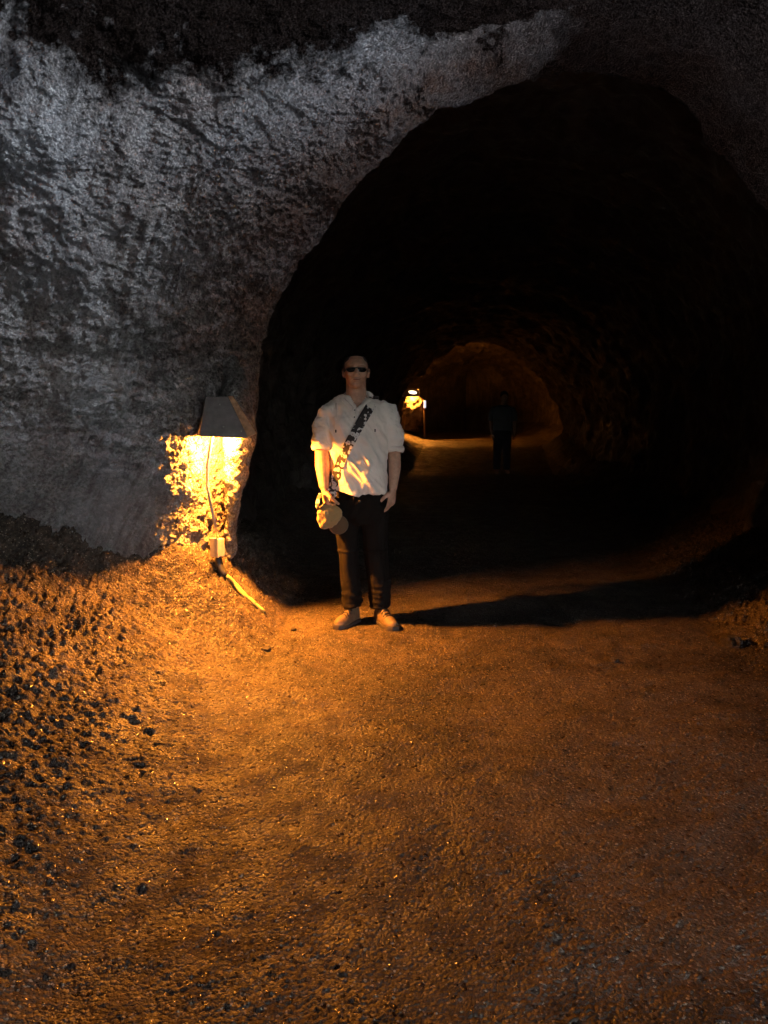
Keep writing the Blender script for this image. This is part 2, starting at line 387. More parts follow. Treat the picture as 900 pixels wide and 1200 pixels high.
def build_ground():
    ys = [-3.2]
    while ys[-1] < 33:
        y = ys[-1]
        if y < 1.2: d = .08
        elif y < 7.5: d = max(.0048, .0018*y)
        else: d = .0021*7.5 + (y-7.5)*.012
        ys.append(y+d)
    ys = np.array(ys); s = np.linspace(0, 1, 960)
    xa = pchip([-7, 0, 4.2, 5.2, 9, 19, 33], [-3.4, -3.3, -3.2, -2.2, -1.9, -.9, -.5], ys); xb = pchip([-7, 0, 5, 9, 19, 33], [6.0, 3.4, 3.4, 4.3, 6.3, 7], ys)
    X = xa[:, None]+(xb-xa)[:, None]*s[None]; Y = np.repeat(ys[:, None], len(s), 1)
    x = X.ravel(); y = Y.ravel(); z, ml, mr = ground_h(x, y)
    p = np.stack([x, y, np.zeros_like(x)], 1); ps = np.stack([x, y, z], 1)
    fade = np.clip(8/np.maximum(y, 1), 0, 1)
    # undulation of the trodden floor
    z = z+.022*fbm(p*.9, 4, 3)+.010*fbm(p*3.1, 3, 11)
    # long scuffed ridges running along the foot of the slope
    wq = .35*fbm(p*2.2, 3, 19); rr = np.stack([x*.9+y*1.3, (x-y*.45)*4.5+wq*2.2, 0*x], 1)
    edge = np.clip(ml+sstep(.3, 1.0, 1-np.abs(x+.75)), 0, 1)
    z = z+.005*edge*(ridged(rr, 3, 21)-.4)+.012*edge*fbm(p*5, 4, 23)*sstep(6.5, 4.5, y)
    # crusts that break off in flat plates near the slope
    n = fbm(p*2.6+5, 6, 31, .62)
    z = z+.005*sstep(.02, .35, n)*sstep(-.2, -.75, x)*(x > -2.5)
    w, v = worley(ps*np.array([62., 62, 62]), 5)
    peb = np.clip(.62-w, 0, 1)*(.4+v)
    rough = .35+.65*sstep(-.15, .35, fbm(p*1.7, 3, 41))
    smooth = sstep(1.0, .55, np.sqrt(((x-1.15)/.42)**2+((y-4.78)/.16)**2)+.3*noise(p*6, 3))
    z = z+.012*peb*fade*rough*(1-smooth*.95)+.004*fbm(p*13, 2, 51)*(1-smooth)
    # coarser stones scattered
    w2, v2 = worley(ps*26., 8)
    z = z+.026*np.clip(.42-w2, 0, 1)*(v2 > .72)*(1-smooth)*(.6+.8*np.maximum(ml, mr))
    # clinker of the slopes
    cl = np.maximum(ml, mr*.9)
    near = sstep(9, 6.5, y)
    q = ps*np.array([29., 29, 29])
    w3, v3 = worley(q+.35*noise(q*1.3, 77)[:, None], 13)
    rub = (.75-w3)*(.3+v3)
    z = z+cl*near*(.052*rub+.038*fbm(ps*6.5, 5, 61, .6)+.026*ridged(ps*19, 2, 71))
    dip = sstep(.12, .4, fbm(ps*5.5, 4, 81))
    z = z-cl*.01*dip*near
    z = z+(1-near)*cl*.09*fbm(ps*2.2, 4, 91)
    # hollows in the rubble along the right-hand edge
    z = z-.05*mr*sstep(.05, .3, fbm(p*4.2, 3, 95))*sstep(7, 5, y)
    # mound that carries the far lamp
    z = z+.16*np.exp(-(((x-.80)/.42)**2+((y-24.3)/.6)**2))
    V = np.stack([x, y, z], 1).reshape(len(ys), len(s), 3)
    o = link('ground', grid_mesh('ground', V), M['ground']); prop(o, kind='structure')
    return ys, V
gys, GV = build_ground()
# one big sheet under and around the cave
sb = bmesh.new()
for q in ((-60, -60), (60, -60), (60, -3.1), (-60, -3.1)): sb.verts.new((q[0], q[1], -.02))
sb.faces.new(sb.verts[:]); o = finish(sb, 'outer_ground', M['sand'], shade=False); prop(o, kind='structure')

def shell(y0, y1, ysp, nu, name, mat, detail):
    ys = [y0]
    while ys[-1] < y1: ys.append(ys[-1]+ysp(ys[-1]))
    ys = np.array(ys); ys[-1] = y1
    S = pchip(SY, SEC, ys)                       # ny,13,2
    # parameter by arc length of the lip section
    L = np.concatenate([[0], np.cumsum(np.hypot(*np.diff(SEC[11], axis=0).T))]); 
    u = np.linspace(0, L[-1], nu)
    if detail:   # denser on the left side, which is the lit one
        t = np.linspace(0, 1, nu); u = L[-1]*(t*.45+.55*t**1.9)
    St = pchip(L, np.transpose(S, (1, 0, 2)), u) # nu,ny,2
    St = np.transpose(St, (1, 0, 2))
    V = np.stack([St[..., 0], np.repeat(ys[:, None], nu, 1), St[..., 1]], -1)
    dU = np.gradient(V, axis=1); dY = np.gradient(V, axis=0)
    N = np.cross(dU, dY); N /= np.maximum(np.linalg.norm(N, axis=-1, keepdims=True), 1e-9)
    # make normals point into the cave
    cen = V.mean(axis=1, keepdims=True)
    if ((cen-V)*N).sum() < 0: N = -N
    p = V.reshape(-1, 3); n = N.reshape(-1, 3)
    U = np.repeat(u[None], len(ys), 0).ravel(); y = p[:, 1]
    k = sstep(32.9, 31, y)
    calm = 1-.68*sstep(4.2, 4.7, y)*sstep(6.2, 5.6, y)
    d = calm*.17*fbm(p*.75, 3, 101)+(.35+.65*calm)*.07*fbm(p*2.1, 3, 111)
    band = np.stack([U*.55, y*3.2+.5*noise(p*.8, 7), p[:, 2]*.25], 1)
    d = d+.055*calm*fbm(band, 4, 121)
    if detail:
        lip = sstep(4.4, 5.0, y)
        qa = p[:, 0]*.89-p[:, 2]*.45; qb = p[:, 0]*.45+p[:, 2]*.89
        band2 = np.stack([qa*6.5+noise(p*2, 3)*.6, qb*1.3, y*5*lip], 1)
        d = d+(.020+.012*lip)*(ridged(band2, 4, 131)-.4)
        pit = sstep(-.1, .4, fbm(p*1.4, 3, 141))      # rough crust against smoother skins
        q = p*17; w, v = worley(q+.4*noise(q*.9, 9)[:, None], 21)
        d = d+(.012+.034*pit)*(.7-w)*(.3+v)
        d = d+(.4+.6*pit)*(.022*fbm(p*8, 4, 151)+.014*ridged(p*19, 2, 161)+.012*ridged(p*38, 1, 165))
        w2, v2 = worley(p*46, 22)
        d = d+.014*(.6-w2)*(.4+v2)
        crack = sstep(.93, 1.0, 1-np.abs(noise(p*2.6+.4*fbm(p*6, 2, 5)[:, None], 171)))
        d = d-.010*crack
        # rounded boss that carries the lamp, and the hollow left of and under it
        def g(c, r): return np.exp(-(((p-np.array(c))/np.array(r))**2).sum(1))
        d = d+.045*g((-1.40, 4.42, .84), (.17, .16, .17))
    else:
        d = d+.10*ridged(np.stack([U*.5, y*1.1, p[:, 2]*.2], 1), 3, 181)*sstep(5.7, 7, y)*sstep(14, 8, y)
        d = d+.04*fbm(p*5, 4, 191)
    p = p+n*(d*k)[:, None]
    if not detail: p = p-n*(.05*sstep(7.0, 6.0, p[:, 1]))[:, None]
    o = link(name, grid_mesh(name, p.reshape(V.shape)), mat); prop(o, kind='structure')
    return o
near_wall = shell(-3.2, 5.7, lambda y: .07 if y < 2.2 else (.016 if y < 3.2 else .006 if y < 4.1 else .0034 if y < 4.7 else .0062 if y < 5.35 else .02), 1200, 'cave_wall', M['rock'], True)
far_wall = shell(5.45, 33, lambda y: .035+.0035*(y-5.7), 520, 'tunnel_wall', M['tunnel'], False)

def gz(x, y):
    j = int(np.argmin(np.abs(gys-y))); row = GV[j]
    return float(np.interp(x, row[:, 0], row[:, 2]))

# rock boss under the lamp hood
def rock_lump(name, pts, rads, side, seed, amp, mat, label, cat, voxel=.012, group=None):
    bm = bmesh.new(); tube(bm, pts, rads, side, 20)
    def f(co, no):
        w, v = worley(co*22, seed)
        return amp*fbm(co*7, 4, seed)+amp*.55*(.6-w)*(.4+v)+amp*.35*ridged(co*26, 2, seed+3)
    o = finish(bm, name, mat, None, origin=Vector(pts[0]), voxel=voxel, smooth=4, fn=f)
    prop(o, label, cat, group); return o
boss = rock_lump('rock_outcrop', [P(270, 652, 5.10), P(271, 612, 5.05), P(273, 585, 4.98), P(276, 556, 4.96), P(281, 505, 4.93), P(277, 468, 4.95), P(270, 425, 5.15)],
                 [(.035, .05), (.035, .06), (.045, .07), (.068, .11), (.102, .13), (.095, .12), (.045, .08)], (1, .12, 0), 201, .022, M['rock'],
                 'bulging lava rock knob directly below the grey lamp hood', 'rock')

def ground_at(px, py, y0=2.0, y1=7.0):
    y = y0
    while y < y1:
        c = P(px, py, y)
        if c.z <= gz(c.x, c.y): return c
        y += .01
    return P(px, py, y1)
# ---------------------------------------------------------------- near lamp
def make_lamp(Y):
    t = empty('cave_lamp', P(262, 512, Y))
    T = t.location
    prop(t, 'grey angular metal lamp hood glowing amber underneath, fixed to the rock beside the man', 'lamp')
    def q(px, py, y): return P(px, py, y)-T
    th = Vector((0, .012, 0))
    a, b, c, d = q(241, 465, Y+.03), q(267, 465, Y+.03), q(291, 513, Y-.03), q(234, 511, Y-.03)
    a2, b2, c2, d2 = q(238, 465, Y+.40), q(271, 465, Y+.40), q(299, 512, Y+.40), q(226, 510, Y+.40)
    bm = bmesh.new(); v = [bm.verts.new(x) for x in (a, b, c, d, a2, b2, c2, d2)]
    for f in ((0, 1, 2, 3), (4, 0, 3, 7), (1, 5, 6, 2), (4, 5, 1, 0), (5, 4, 7, 6)): bm.faces.new([v[i] for i in f])
    bmesh.ops.recalc_face_normals(bm, faces=bm.faces[:]); bmesh.ops.solidify(bm, geom=bm.faces[:], thickness=.008)
    finish(bm, 'hood', M['hood'], t, bevel=.002, shade=False)
    bm = bmesh.new(); f = Vector((0, -.012, 0)); k = Vector((0, .014, 0))
    g1, g2, g3, g4 = b+Vector((.002, 0, .004)), c+Vector((.001, 0, 0)), q(301.5, 508, Y-.03), q(273, 464, Y+.03)
    hexa(bm, [g1+f, g2+f, g3+f, g4+f, g1+k, g2+k, g3+k, g4+k]); finish(bm, 'edge_board', M['board'], t, bevel=.003, shade=False)
    for px, py in ((258, 474), (262, 500), (283, 505)):
        bm = bmesh.new(); u_ = (py-465)/47; ball(bm, q(px, py, Y+.03-.06*u_)+Vector((0, -.003, 0)), .004, seg=8)
        finish(bm, 'screw', M['pipe'], t)
    return t
LY = 4.66
lamp = make_lamp(LY)
BULB = P(259, 512, LY+.085)+Vector((0, 0, .014))
bm = bmesh.new(); ball(bm, (0, 0, 0), (.038, .038, .016)); b_ = finish(bm, 'bulb', M['bulb'], lamp); b_.location = BULB-lamp.location
bm = bmesh.new(); tube(bm, [(0, 0, .03), (0, 0, .09)], .018, n=16); b_ = finish(bm, 'socket', M['black'], lamp); b_.location = BULB-lamp.location
# junction box
JP = ground_at(257, 672, 3.8)+Vector((0, -.01, .115)); JY = JP.y
jb = empty('junction_box', JP)
prop(jb, 'small rectangular junction box below the lamp on the rubble slope', 'junction box')
bm = bmesh.new(); boxb(bm, (0, 0, .060), (.072, .05, .115), Matrix.Rotation(math.radians(-38), 3, 'Z')); finish(bm, 'housing', M['boxm'], jb, bevel=.005, shade=False)
bm = bmesh.new(); boxb(bm, Matrix.Rotation(math.radians(-38), 3, 'Z') @ Vector((0, -.031, .060)), (.078, .010, .122), Matrix.Rotation(math.radians(-38), 3, 'Z')); finish(bm, 'cover', M['boxm'], jb, bevel=.003, shade=False)
bm = bmesh.new(); tube(bm, [(0, 0, .01), (.0, -.005, -.05), (.02, -.012, -.095), (.055, -.02, -.125)], [.024, .026, .026, .022], n=14); finish(bm, 'elbow', M['black'], jb, sub=1)
# conduit from the hood to the junction box
bm = bmesh.new()
pp = [P(250, 505, 4.70), P(247, 520, 4.71), P(243, 545, 4.70), P(243, 570, 4.72), P(250, 605, 4.70), JP+Vector((-.004, .012, .12))]
tube(bm, pp, .010, n=10)
cd = finish(bm, 'conduit', M['pipe'], None, origin=pp[-1]); prop(cd, 'thin metal conduit running down from lamp hood to the small junction box', 'pipe')
for k, (lab, dx) in enumerate((('outer yellow cable curving down slope from junction box, nearer the man', .0), ('inner yellow cable curving down slope from junction box, farther from the man', -.022))):
    bm = bmesh.new(); pts = []
    pts.append(JP+Vector((.052, -.02, -.122)))
    for px, py in ((276, 690), (286, 700), (297, 709), (310, 719)):
        c = ground_at(px, py, 3.8); c.x += dx*1.0; c.z = gz(c.x, c.y)+.014; pts.append(c)
    if k: pts[-1] = pts[-1]*.5+pts[-2]*.5
    fine = []
    for i in range(len(pts)-1):
        for s_ in range(4): fine.append(pts[i].lerp(pts[i+1], s_/4))
    fine.append(pts[-1])
    for _ in range(6): fine = [fine[0]]+[(fine[i-1]+fine[i]*2+fine[i+1])/4 for i in range(1, len(fine)-1)]+[fine[-1]]
    tube(bm, fine, .0115, n=10)
    o = finish(bm, 'cable', M['cable'], None, origin=fine[-1]); prop(o, lab, 'cable', 'yellow cables')

# loose stones
def stone(px, py, y, r, seed, label, grp=None):
    c = P(px, py, y); c.z = gz(c.x, c.y)+r*.35
    bm = bmesh.new(); bmesh.ops.create_icosphere(bm, subdivisions=4, radius=r)
    o = finish(bm, 'stone', M['tunnel'], None, fn=lambda co, no: r*.45*noise(co/r*1.1+seed, seed)+r*.15*noise(co/r*3+seed, seed))
    o.location = c; o.scale = (1.2, .9, .75); o.rotation_euler = (0, 0, seed); prop(o, label, 'stone', grp)
stone(312, 758, 4.38, .026, 3, 'small dark stone on lit floor just below the end of the yellow cables')
stone(344, 730, 4.78, .020, 5, 'tiny stone on the floor between the yellow cables and the man')
stone(858, 752, 4.45, .06, 8, 'larger dark stone in the rubble at the right edge')
stone(720, 778, 4.18, .022, 12, 'small stone alone on the open floor right of the man')

# ---------------------------------------------------------------- the man
YM = 4.97
def W(px, py, dy=0.): return P(px, py, YM+dy)
FT = W(428, 724)
FT.z = gz(FT.x, FT.y)
def finger_chain(base, d, nrm, lens, curl, r):
    pts = [base]; dd = d.copy(); ax = d.cross(nrm).normalized()
    for i, l in enumerate(lens):
        dd = Matrix.Rotation(curl[i], 3, ax) @ dd
        pts.append(pts[-1]+dd*l)
    return pts
def hand(bm, wrist, down, palm_n, thumb, curls, spread=.02, tc=.3, s=1.0):
    """down: towards fingertips; palm_n: out of the palm; thumb: side of the thumb"""
    down = down.normalized(); palm_n = (palm_n-down*palm_n.dot(down)).normalized(); thumb = (thumb-down*thumb.dot(down)-palm_n*thumb.dot(palm_n)).normalized()
    w = wrist
    tube(bm, [w-down*.03*s, w, w+down*.03*s, w+down*.06*s, w+down*.09*s], [(.027*s, .020*s), (.028*s, .019*s), (.036*s, .018*s), (.040*s, .016*s), (.038*s, .012*s)], thumb, 14)
    L = [.078, .086, .080, .062]
    for i in range(4):
        off = (.030-.020*i)*s
        b = w+down*(.082-.004*abs(i-1))*s+thumb*off
        d = (down+thumb*(spread*(1.5-i))).normalized()
        l = L[i]*s; pts = finger_chain(b, d, palm_n, [l*.46, l*.30, l*.26], curls[i], 0)
        tube(bm, pts, [.0098*s, .0092*s, .0085*s, .0068*s], thumb, 10)
        ball(bm, pts[-1], .0066*s, seg=10)
    b = w+down*.022*s+thumb*.028*s+palm_n*.006*s
    d = (down*.75+thumb*.55+palm_n*.35).normalized()
    pts = [b]; 
    for i, l in enumerate((.042, .034, .026)):
        pts.append(pts[-1]+d*l*s); d = (d-thumb*tc*.6+palm_n*tc*.4).normalized()
    tube(bm, pts, [.0145*s, .0125*s, .0108*s, .008*s], palm_n, 10); ball(bm, pts[-1], .0078*s, seg=10)

bm = bmesh.new()
# head (rings from the chin upward), turned a little
HC = W(417.5, 457); HC.y = YM-.01
hr = [(0, .020, -.082, -.035), (.008, .034, -.091, -.01), (.024, .048, -.096, .02), (.05, .060, -.097, .052), (.08, .068, -.096, .078),
      (.108, .073, -.092, .092), (.125, .075, -.093, .098), (.15, .076, -.094, .102), (.175, .071, -.084, .098), (.195, .060, -.066, .084), (.208, .044, -.044, .064), (.215, .022, -.018, .036), (.217, .004, .004, .012)]
RH = Matrix.Rotation(math.radians(4), 3, 'Z') @ Matrix.Rotation(math.radians(-7), 3, 'X')
def hp(x, y, z): return HC+RH @ Vector((x, y, z))
rings = []
for z, w, f, b in hr:
    ring = []
    for k in range(28):
        a = 2*math.pi*k/28; cy = (f+b)/2; ry = (b-f)/2
        sx = math.copysign(abs(math.cos(a))**.9, math.cos(a)); sy = math.copysign(abs(math.sin(a))**.95, math.sin(a))
        ring.append(bm.verts.new(hp(w*sx, cy+ry*sy, z)))
    rings.append(ring)
for i in range(len(rings)-1):
    for k in range(28): bm.faces.new((rings[i][k], rings[i][(k+1) % 28], rings[i+1][(k+1) % 28], rings[i+1][k]))
bm.faces.new(rings[0][::-1]); bm.faces.new(rings[-1])
tube(bm, [hp(0, -.091, .128), hp(0, -.104, .105), hp(0, -.117, .084), hp(0, -.112, .074)], [(.011, .012), (.013, .015), (.019, .017), (.015, .011)], (1, 0, 0), 12)
for s in (-1, 1):
    ball(bm, hp(.013*s, -.103, .078), (.010, .011, .008), seg=10)
    ball(bm, hp(.030*s, -.088, .142), (.026, .012, .007), RH, seg=12)
    ball(bm, hp(.040*s, -.078, .085), (.020, .014, .018), RH, seg=12)
    ear = RH @ Matrix.Rotation(math.radians(20*s), 3, 'Z')
    ball(bm, hp(.078*s, .010, .108), (.010, .020, .032), ear, seg=14)
    ball(bm, hp(.083*s, .014, .122), (.008, .016, .016), ear, seg=12)
ball(bm, hp(0, -.097, .0555), (.026, .010, .006), RH, seg=12)
ball(bm, hp(0, -.095, .043), (.022, .011, .007), RH, seg=12)
ball(bm, hp(0, -.084, .016), (.026, .016, .018), RH, seg=12)
# neck, torso, legs
tube(bm, [hp(0, .0, .07), hp(0, .010, .02), HC+Vector((-.002, .025, -.03)), W(419, 474, .03), W(420, 486, .03)], [(.062, .058), (.064, .064), (.066, .066), (.080, .072), (.12, .08)], (1, 0, 0), 20)
tube(bm, [W(419, 470, .03), W(419, 480, .02), W(419, 500, .01), W(420, 530), W(421, 560), W(423, 585), W(424, 600)],
     [(.09, .06), (.165, .085), (.165, .10), (.15, .10), (.145, .10), (.16, .10), (.15, .10)], (1, 0, 0), 24)
tube(bm, [W(409, 595), W(407, 625), W(408, 650), W(411, 680), W(413, 712, -.01)], [.07, .05, .045, .042, .038], (1, 0, 0), 14)
tube(bm, [W(437, 595), W(440, 625), W(441, 650), W(444, 680), W(446, 712, .01)], [.07, .055, .048, .044, .038], (1, 0, 0), 14)
# arms: his right (seen at the left), his left
A1 = [W(386, 480, .02), W(380, 505, .0), W(377, 528, -.02), W(378, 548, -.07), W(380, 572, -.13)]
tube(bm, A1, [.055, .050, .044, .047, .029], (1, 0, 0), 16)
A2 = [W(453, 480, .02), W(459, 505, .02), W(462, 530, .02), W(462.5, 548, -.01), W(460.5, 573, -.05)]
tube(bm, A2, [.055, .050, .041, .041, .026], (1, 0, 0), 16)
hand(bm, A1[-1]+Vector((0, 0, -.008)), Vector((.12, -.10, -1)), Vector((.9, .35, 0)), Vector((.35, -1, 0)), [(.55, 1.2, .9), (.6, 1.25, .9), (.65, 1.25, .9), (.7, 1.3, .9)], tc=.7, s=1.05)
hand(bm, A2[-1]+Vector((0, 0, -.004)), Vector((-.12, -.12, -1)), Vector((-.75, .55, 0)), Vector((-.6, -1, 0)), [(.15, .35, .25), (.3, .5, .4), (.5, .7, .5), (.6, .8, .6)], tc=.35, s=1.02)
man = finish(bm, 'person', M['skin'], None, origin=FT, voxel=.0036, smooth=3)
prop(man, 'man in pale hooded shirt, sunglasses and dark trousers standing in the lamp light', 'person')
def child(bm, name, m, **k):
    o = finish(bm, name, m, man, origin=FT, **k); return o
# cropped hair: a thin skull cap behind the hairline
bm = bmesh.new()
rows = []
for i in range(9):
    t_ = i/8; z = .105+t_*.112
    zz = [h[0] for h in hr]; w = np.interp(z, zz, [h[1] for h in hr])+.005; b = np.interp(z, zz, [h[3] for h in hr])+.005; f = np.interp(z, zz, [h[2] for h in hr])
    row = []
    for k in range(25):
        a = math.radians(-25+(230)*k/24) if z < .17 else math.radians(-50+280*k/24)
        cy = (f+b)/2; ry = (b-f)/2
        row.append(bm.verts.new(hp(w*math.cos(a), cy+ry*math.sin(a)*1.0, z+.004)))
    rows.append(row)
for i in range(8):
    for k in range(24): bm.faces.new((rows[i][k], rows[i][k+1], rows[i+1][k+1], rows[i+1][k]))
hair = child(bm, 'hair', M['hair'])
# sunglasses
gl = bpy.data.objects.new('sunglasses', None); 
bm = bmesh.new()
for s in (-1, 1):
    tube(bm, [hp(.062*s, -.075, .116), hp(.078*s, -.04, .115), hp(.084*s, .01, .112)], [(.0025, .004)]*3, (0, 0, 1), 8)
tube(bm, [hp(-.066, -.074, .121), hp(-.055, -.093, .124), hp(-.03, -.105, .125), hp(0, -.109, .122), hp(.03, -.105, .125), hp(.055, -.093, .124), hp(.066, -.074, .121)], .0028, (0, 0, 1), 8)
g_ = child(bm, 'sunglasses', M['frame'])
for s in (-1, 1):
    bm = bmesh.new(); ball(bm, hp(.033*s, -.098, .112), (.031, .006, .0165), RH @ Matrix.Rotation(math.radians(24*s), 3, 'Z'), seg=20)
    o = finish(bm, 'lens', M['lens'], g_, origin=FT)
bm = bmesh.new(); tube(bm, [hp(-.022, -.1035, .0495), hp(-.008, -.1055, .0505), hp(.008, -.1055, .0505), hp(.022, -.1035, .049)], [(.0015, .002), (.003, .0035), (.003, .0035), (.0015, .002)], (0, 0, 1), 8); child(bm, 'lips', M['lip'])

# shirt
bm = bmesh.new()
tube(bm, [W(419.5, 464.5, .03), W(419, 468.5, .03), W(419, 477, .02), W(419, 492, .01), W(419.5, 510, 0), W(420, 530, -.005), W(420.5, 550, -.01), W(421, 566, -.012), W(422, 579.5, -.012)],
     [(.10, .07), (.15, .08), (.195, .10), (.205, .122), (.195, .13), (.185, .135), (.182, .142), (.18, .145), (.172, .140)], (1, 0, 0), 40, power=2.3)
tube(bm, [W(396, 478, .02), W(387, 484, .02), W(381, 495, .01), W(378, 508, .0), W(377.2, 520, -.012), W(377.3, 525, -.02)], [(.062, .07), (.074, .08), (.074, .078), (.070, .074), (.064, .068), (.056, .06)], (1, 0, 0), 24)
tube(bm, [W(443, 478, .02), W(452, 484, .02), W(457, 495, .02), W(460, 508, .02), W(461.5, 520, .018), W(462, 527, .015)], [(.062, .07), (.072, .08), (.069, .076), (.066, .070), (.060, .066), (.053, .058)], (1, 0, 0), 24)
# hood bunched behind the neck and the open collar
tube(bm, [W(405, 474, -.01), W(403, 468, .04), W(408, 463.5, .09), W(420, 461, .12), W(432, 463.5, .09), W(437, 468, .04), W(435, 474, -.01)], [.016, .022, .030, .034, .030, .022, .016], (0, 0, 1), 12)
hemL, hemR = W(396, 571).z, W(449, 587).z
def hem_cut(bm_):
    a = Vector((W(396, 571).x, YM, hemL)); b = Vector((W(449, 585).x, YM, hemR))
    n = Vector((-(b-a).z, 0, (b-a).x)).normalized()
    bmesh.ops.bisect_plane(bm_, geom=bm_.verts[:]+bm_.edges[:]+bm_.faces[:], plane_co=a, plane_no=n, clear_inner=True)
    e = [x for x in bm_.edges if x.is_boundary]
    bmesh.ops.contextual_create(bm_, geom=e)
cx = W(420, 520).x
def folds(co, no):
    x, y, z = co[:, 0]-cx, co[:, 1]-YM, co[:, 2]
    d1 = np.stack([(x*.8+z*.55)*13, (z*.8-x*.55)*3.0, y*4], 1)     # folds fanning from the strap to the hem
    d2 = np.stack([x*22, z*3.5, y*8], 1)
    arm = sstep(.19, .23, np.abs(x))
    f = .032*(-.5+ridged(d1, 2, 301))*(1-arm)*sstep(1.5, 1.25, z)+.005*fbm(d2, 2, 305)
    d3 = np.stack([x*9, y*9, z*26], 1)
    f = f+.016*fbm(d3, 3, 311)*arm+.009*fbm(co*11, 3, 315)
    return f
shirt = child(bm, 'shirt', M['shirt'], voxel=.0065, smooth=5, fn=folds)
bm = bmesh.new(); bm.from_mesh(shirt.data)
a = Vector((W(396, 572).x, YM, W(396, 572).z))-FT; b = Vector((W(449, 588).x, YM, W(449, 588).z))-FT
n_ = Vector((-(b-a).z, 0, (b-a).x)).normalized()
# open V neckline
zt, zb = W(420, 462).z-FT.z, W(421, 480).z-FT.z; xm = W(420, 480).x-FT.x
kill = [f for f in bm.faces if (lambda c: c.y < YM+.02-FT.y and c.z > zb and abs(c.x-xm) < .058*(c.z-zb)/(zt-zb))(f.calc_center_median())]
bmesh.ops.delete(bm, geom=kill, context='FACES')
low = [v for v in bm.verts if (v.co-a).dot(n_) < 0]
bmesh.ops.bisect_plane(bm, geom=bm.verts[:]+bm.edges[:]+bm.faces[:], plane_co=a, plane_no=n_, clear_inner=True)
ed = [x for x in bm.edges if x.is_boundary]
ex = bmesh.ops.extrude_edge_only(bm, edges=ed)
nv = [v for v in ex['geom'] if isinstance(v, bmesh.types.BMVert)]
cc = sum((v.co for v in nv), Vector())/max(1, len(nv))
for v in nv: v.co = v.co+(cc-v.co).normalized()*.03+Vector((0, 0, .008))
bm.to_mesh(shirt.data); bm.free()
# rolled cuffs
for (c, r, ax) in ((W(377.3, 524, -.02), (.060, .064), (-.05, -.1, -1)), (W(462, 526.5, .015), (.056, .060), (.03, -.1, -1))):
    bm = bmesh.new(); ax = Vector(ax).normalized(); s_ = ax.cross(Vector((0, 1, 0))).normalized(); b2 = ax.cross(s_)
    pts = []
    N_ = 40; vs = []
    for k in range(N_):
        a = 2*math.pi*k/N_; ring = []
        o_ = s_*math.cos(a)*r[0]+b2*math.sin(a)*r[1]
        for j in range(10):
            q_ = 2*math.pi*j/10; rr_ = .010+.002*math.sin(3*a)
            ring.append(bm.verts.new(c+o_+o_.normalized()*rr_*math.cos(q_)+ax*rr_*2.0*math.sin(q_)))
        vs.append(ring)
    for k in range(N_):
        for j in range(10): bm.faces.new((vs[k][j], vs[(k+1) % N_][j], vs[(k+1) % N_][(j+1) % 10], vs[k][(j+1) % 10]))
    child(bm, 'cuff', M['shirt'], fn=lambda co, no: .003*fbm(co*30, 2, 5))
def surf(px, py, ob, off=.004):
    """point on the front of a garment"""
    p = W(px, py); return p
dg = bpy.context.evaluated_depsgraph_get()
bmS = bmesh.new(); bmS.from_mesh(shirt.data); bmS.transform(Matrix.Translation(FT)); bvh = BVHTree.FromBMesh(bmS)
def front(x, z, back=False):
    o_ = Vector((x, YM+(1 if back else -1), z)); h = bvh.ray_cast(o_, Vector((0, -1 if back else 1, 0)))
    return (h[0], h[1]) if h[0] is not None else (Vector((x, YM+(.13 if back else -.13), z)), Vector((0, 1 if back else -1, 0)))
# draw strings, placket, buttons, collar edges
for pts in ([(394.5, 473), (394.8, 482), (394.8, 492), (395, 503)], [(438.5, 474), (439, 482), (439.5, 492), (440, 502)]):
    bm = bmesh.new(); L_ = []
    for px, py in pts:
        w_ = W(px, py); h, n = front(w_.x, w_.z); L_.append(h+n*.004)
    tube(bm, L_, .0028, n=8); ds = child(bm, 'drawstring', M['shirt'])
    bm = bmesh.new(); tube(bm, [L_[-1], L_[-1]-Vector((0, 0, .018))], .0042, n=8); finish(bm, 'string_tip', M['frame'], ds, origin=FT)
def ribbon(bm, path, width, th):
    """closed or open band: path = [(point, normal)]"""
    vs = []
    for i, (p, n) in enumerate(path):
        t = (path[min(i+1, len(path)-1)][0]-path[max(i-1, 0)][0]).normalized(); s = t.cross(n).normalized()*width/2
        vs.append([bm.verts.new(q) for q in (p-s, p+s, p+s+n*th, p-s+n*th)])
    for i in range(len(vs)-1):
        for k in range(4): bm.faces.new((vs[i][k], vs[i][(k+1) % 4], vs[i+1][(k+1) % 4], vs[i+1][k]))
    bm.faces.new(vs[0][::-1]); bm.faces.new(vs[-1])
bm = bmesh.new(); pl = []
for k in range(8):
    w_ = W(415.5+k*.15, 474+k*2.2); h, n = front(w_.x, w_.z); pl.append((h+n*.001, n))
ribbon(bm, pl, .024, .002); child(bm, 'placket', M['shirt'])
for py in (481, 489):
    w_ = W(416, py); h, n = front(w_.x, w_.z); bm = bmesh.new(); ball(bm, h+n*.004, .005, seg=10); child(bm, 'button', M['frame'])
# skin seen in the open neckline is the neck; collar flaps either side
for s, (x0, y0, x1, y1) in ((-1, (402, 468, 414, 480)), (1, (434, 468, 419, 481))):
    bm = bmesh.new(); L_ = []
    for k in range(7):
        t_ = k/6; w_ = W(x0+(x1-x0)*t_, y0+(y1-y0)*t_); h, n = front(w_.x, w_.z); L_.append((h+n*.003, n))
    ribbon(bm, L_, .030, .005); child(bm, 'collar', M['shirt'], sub=1)

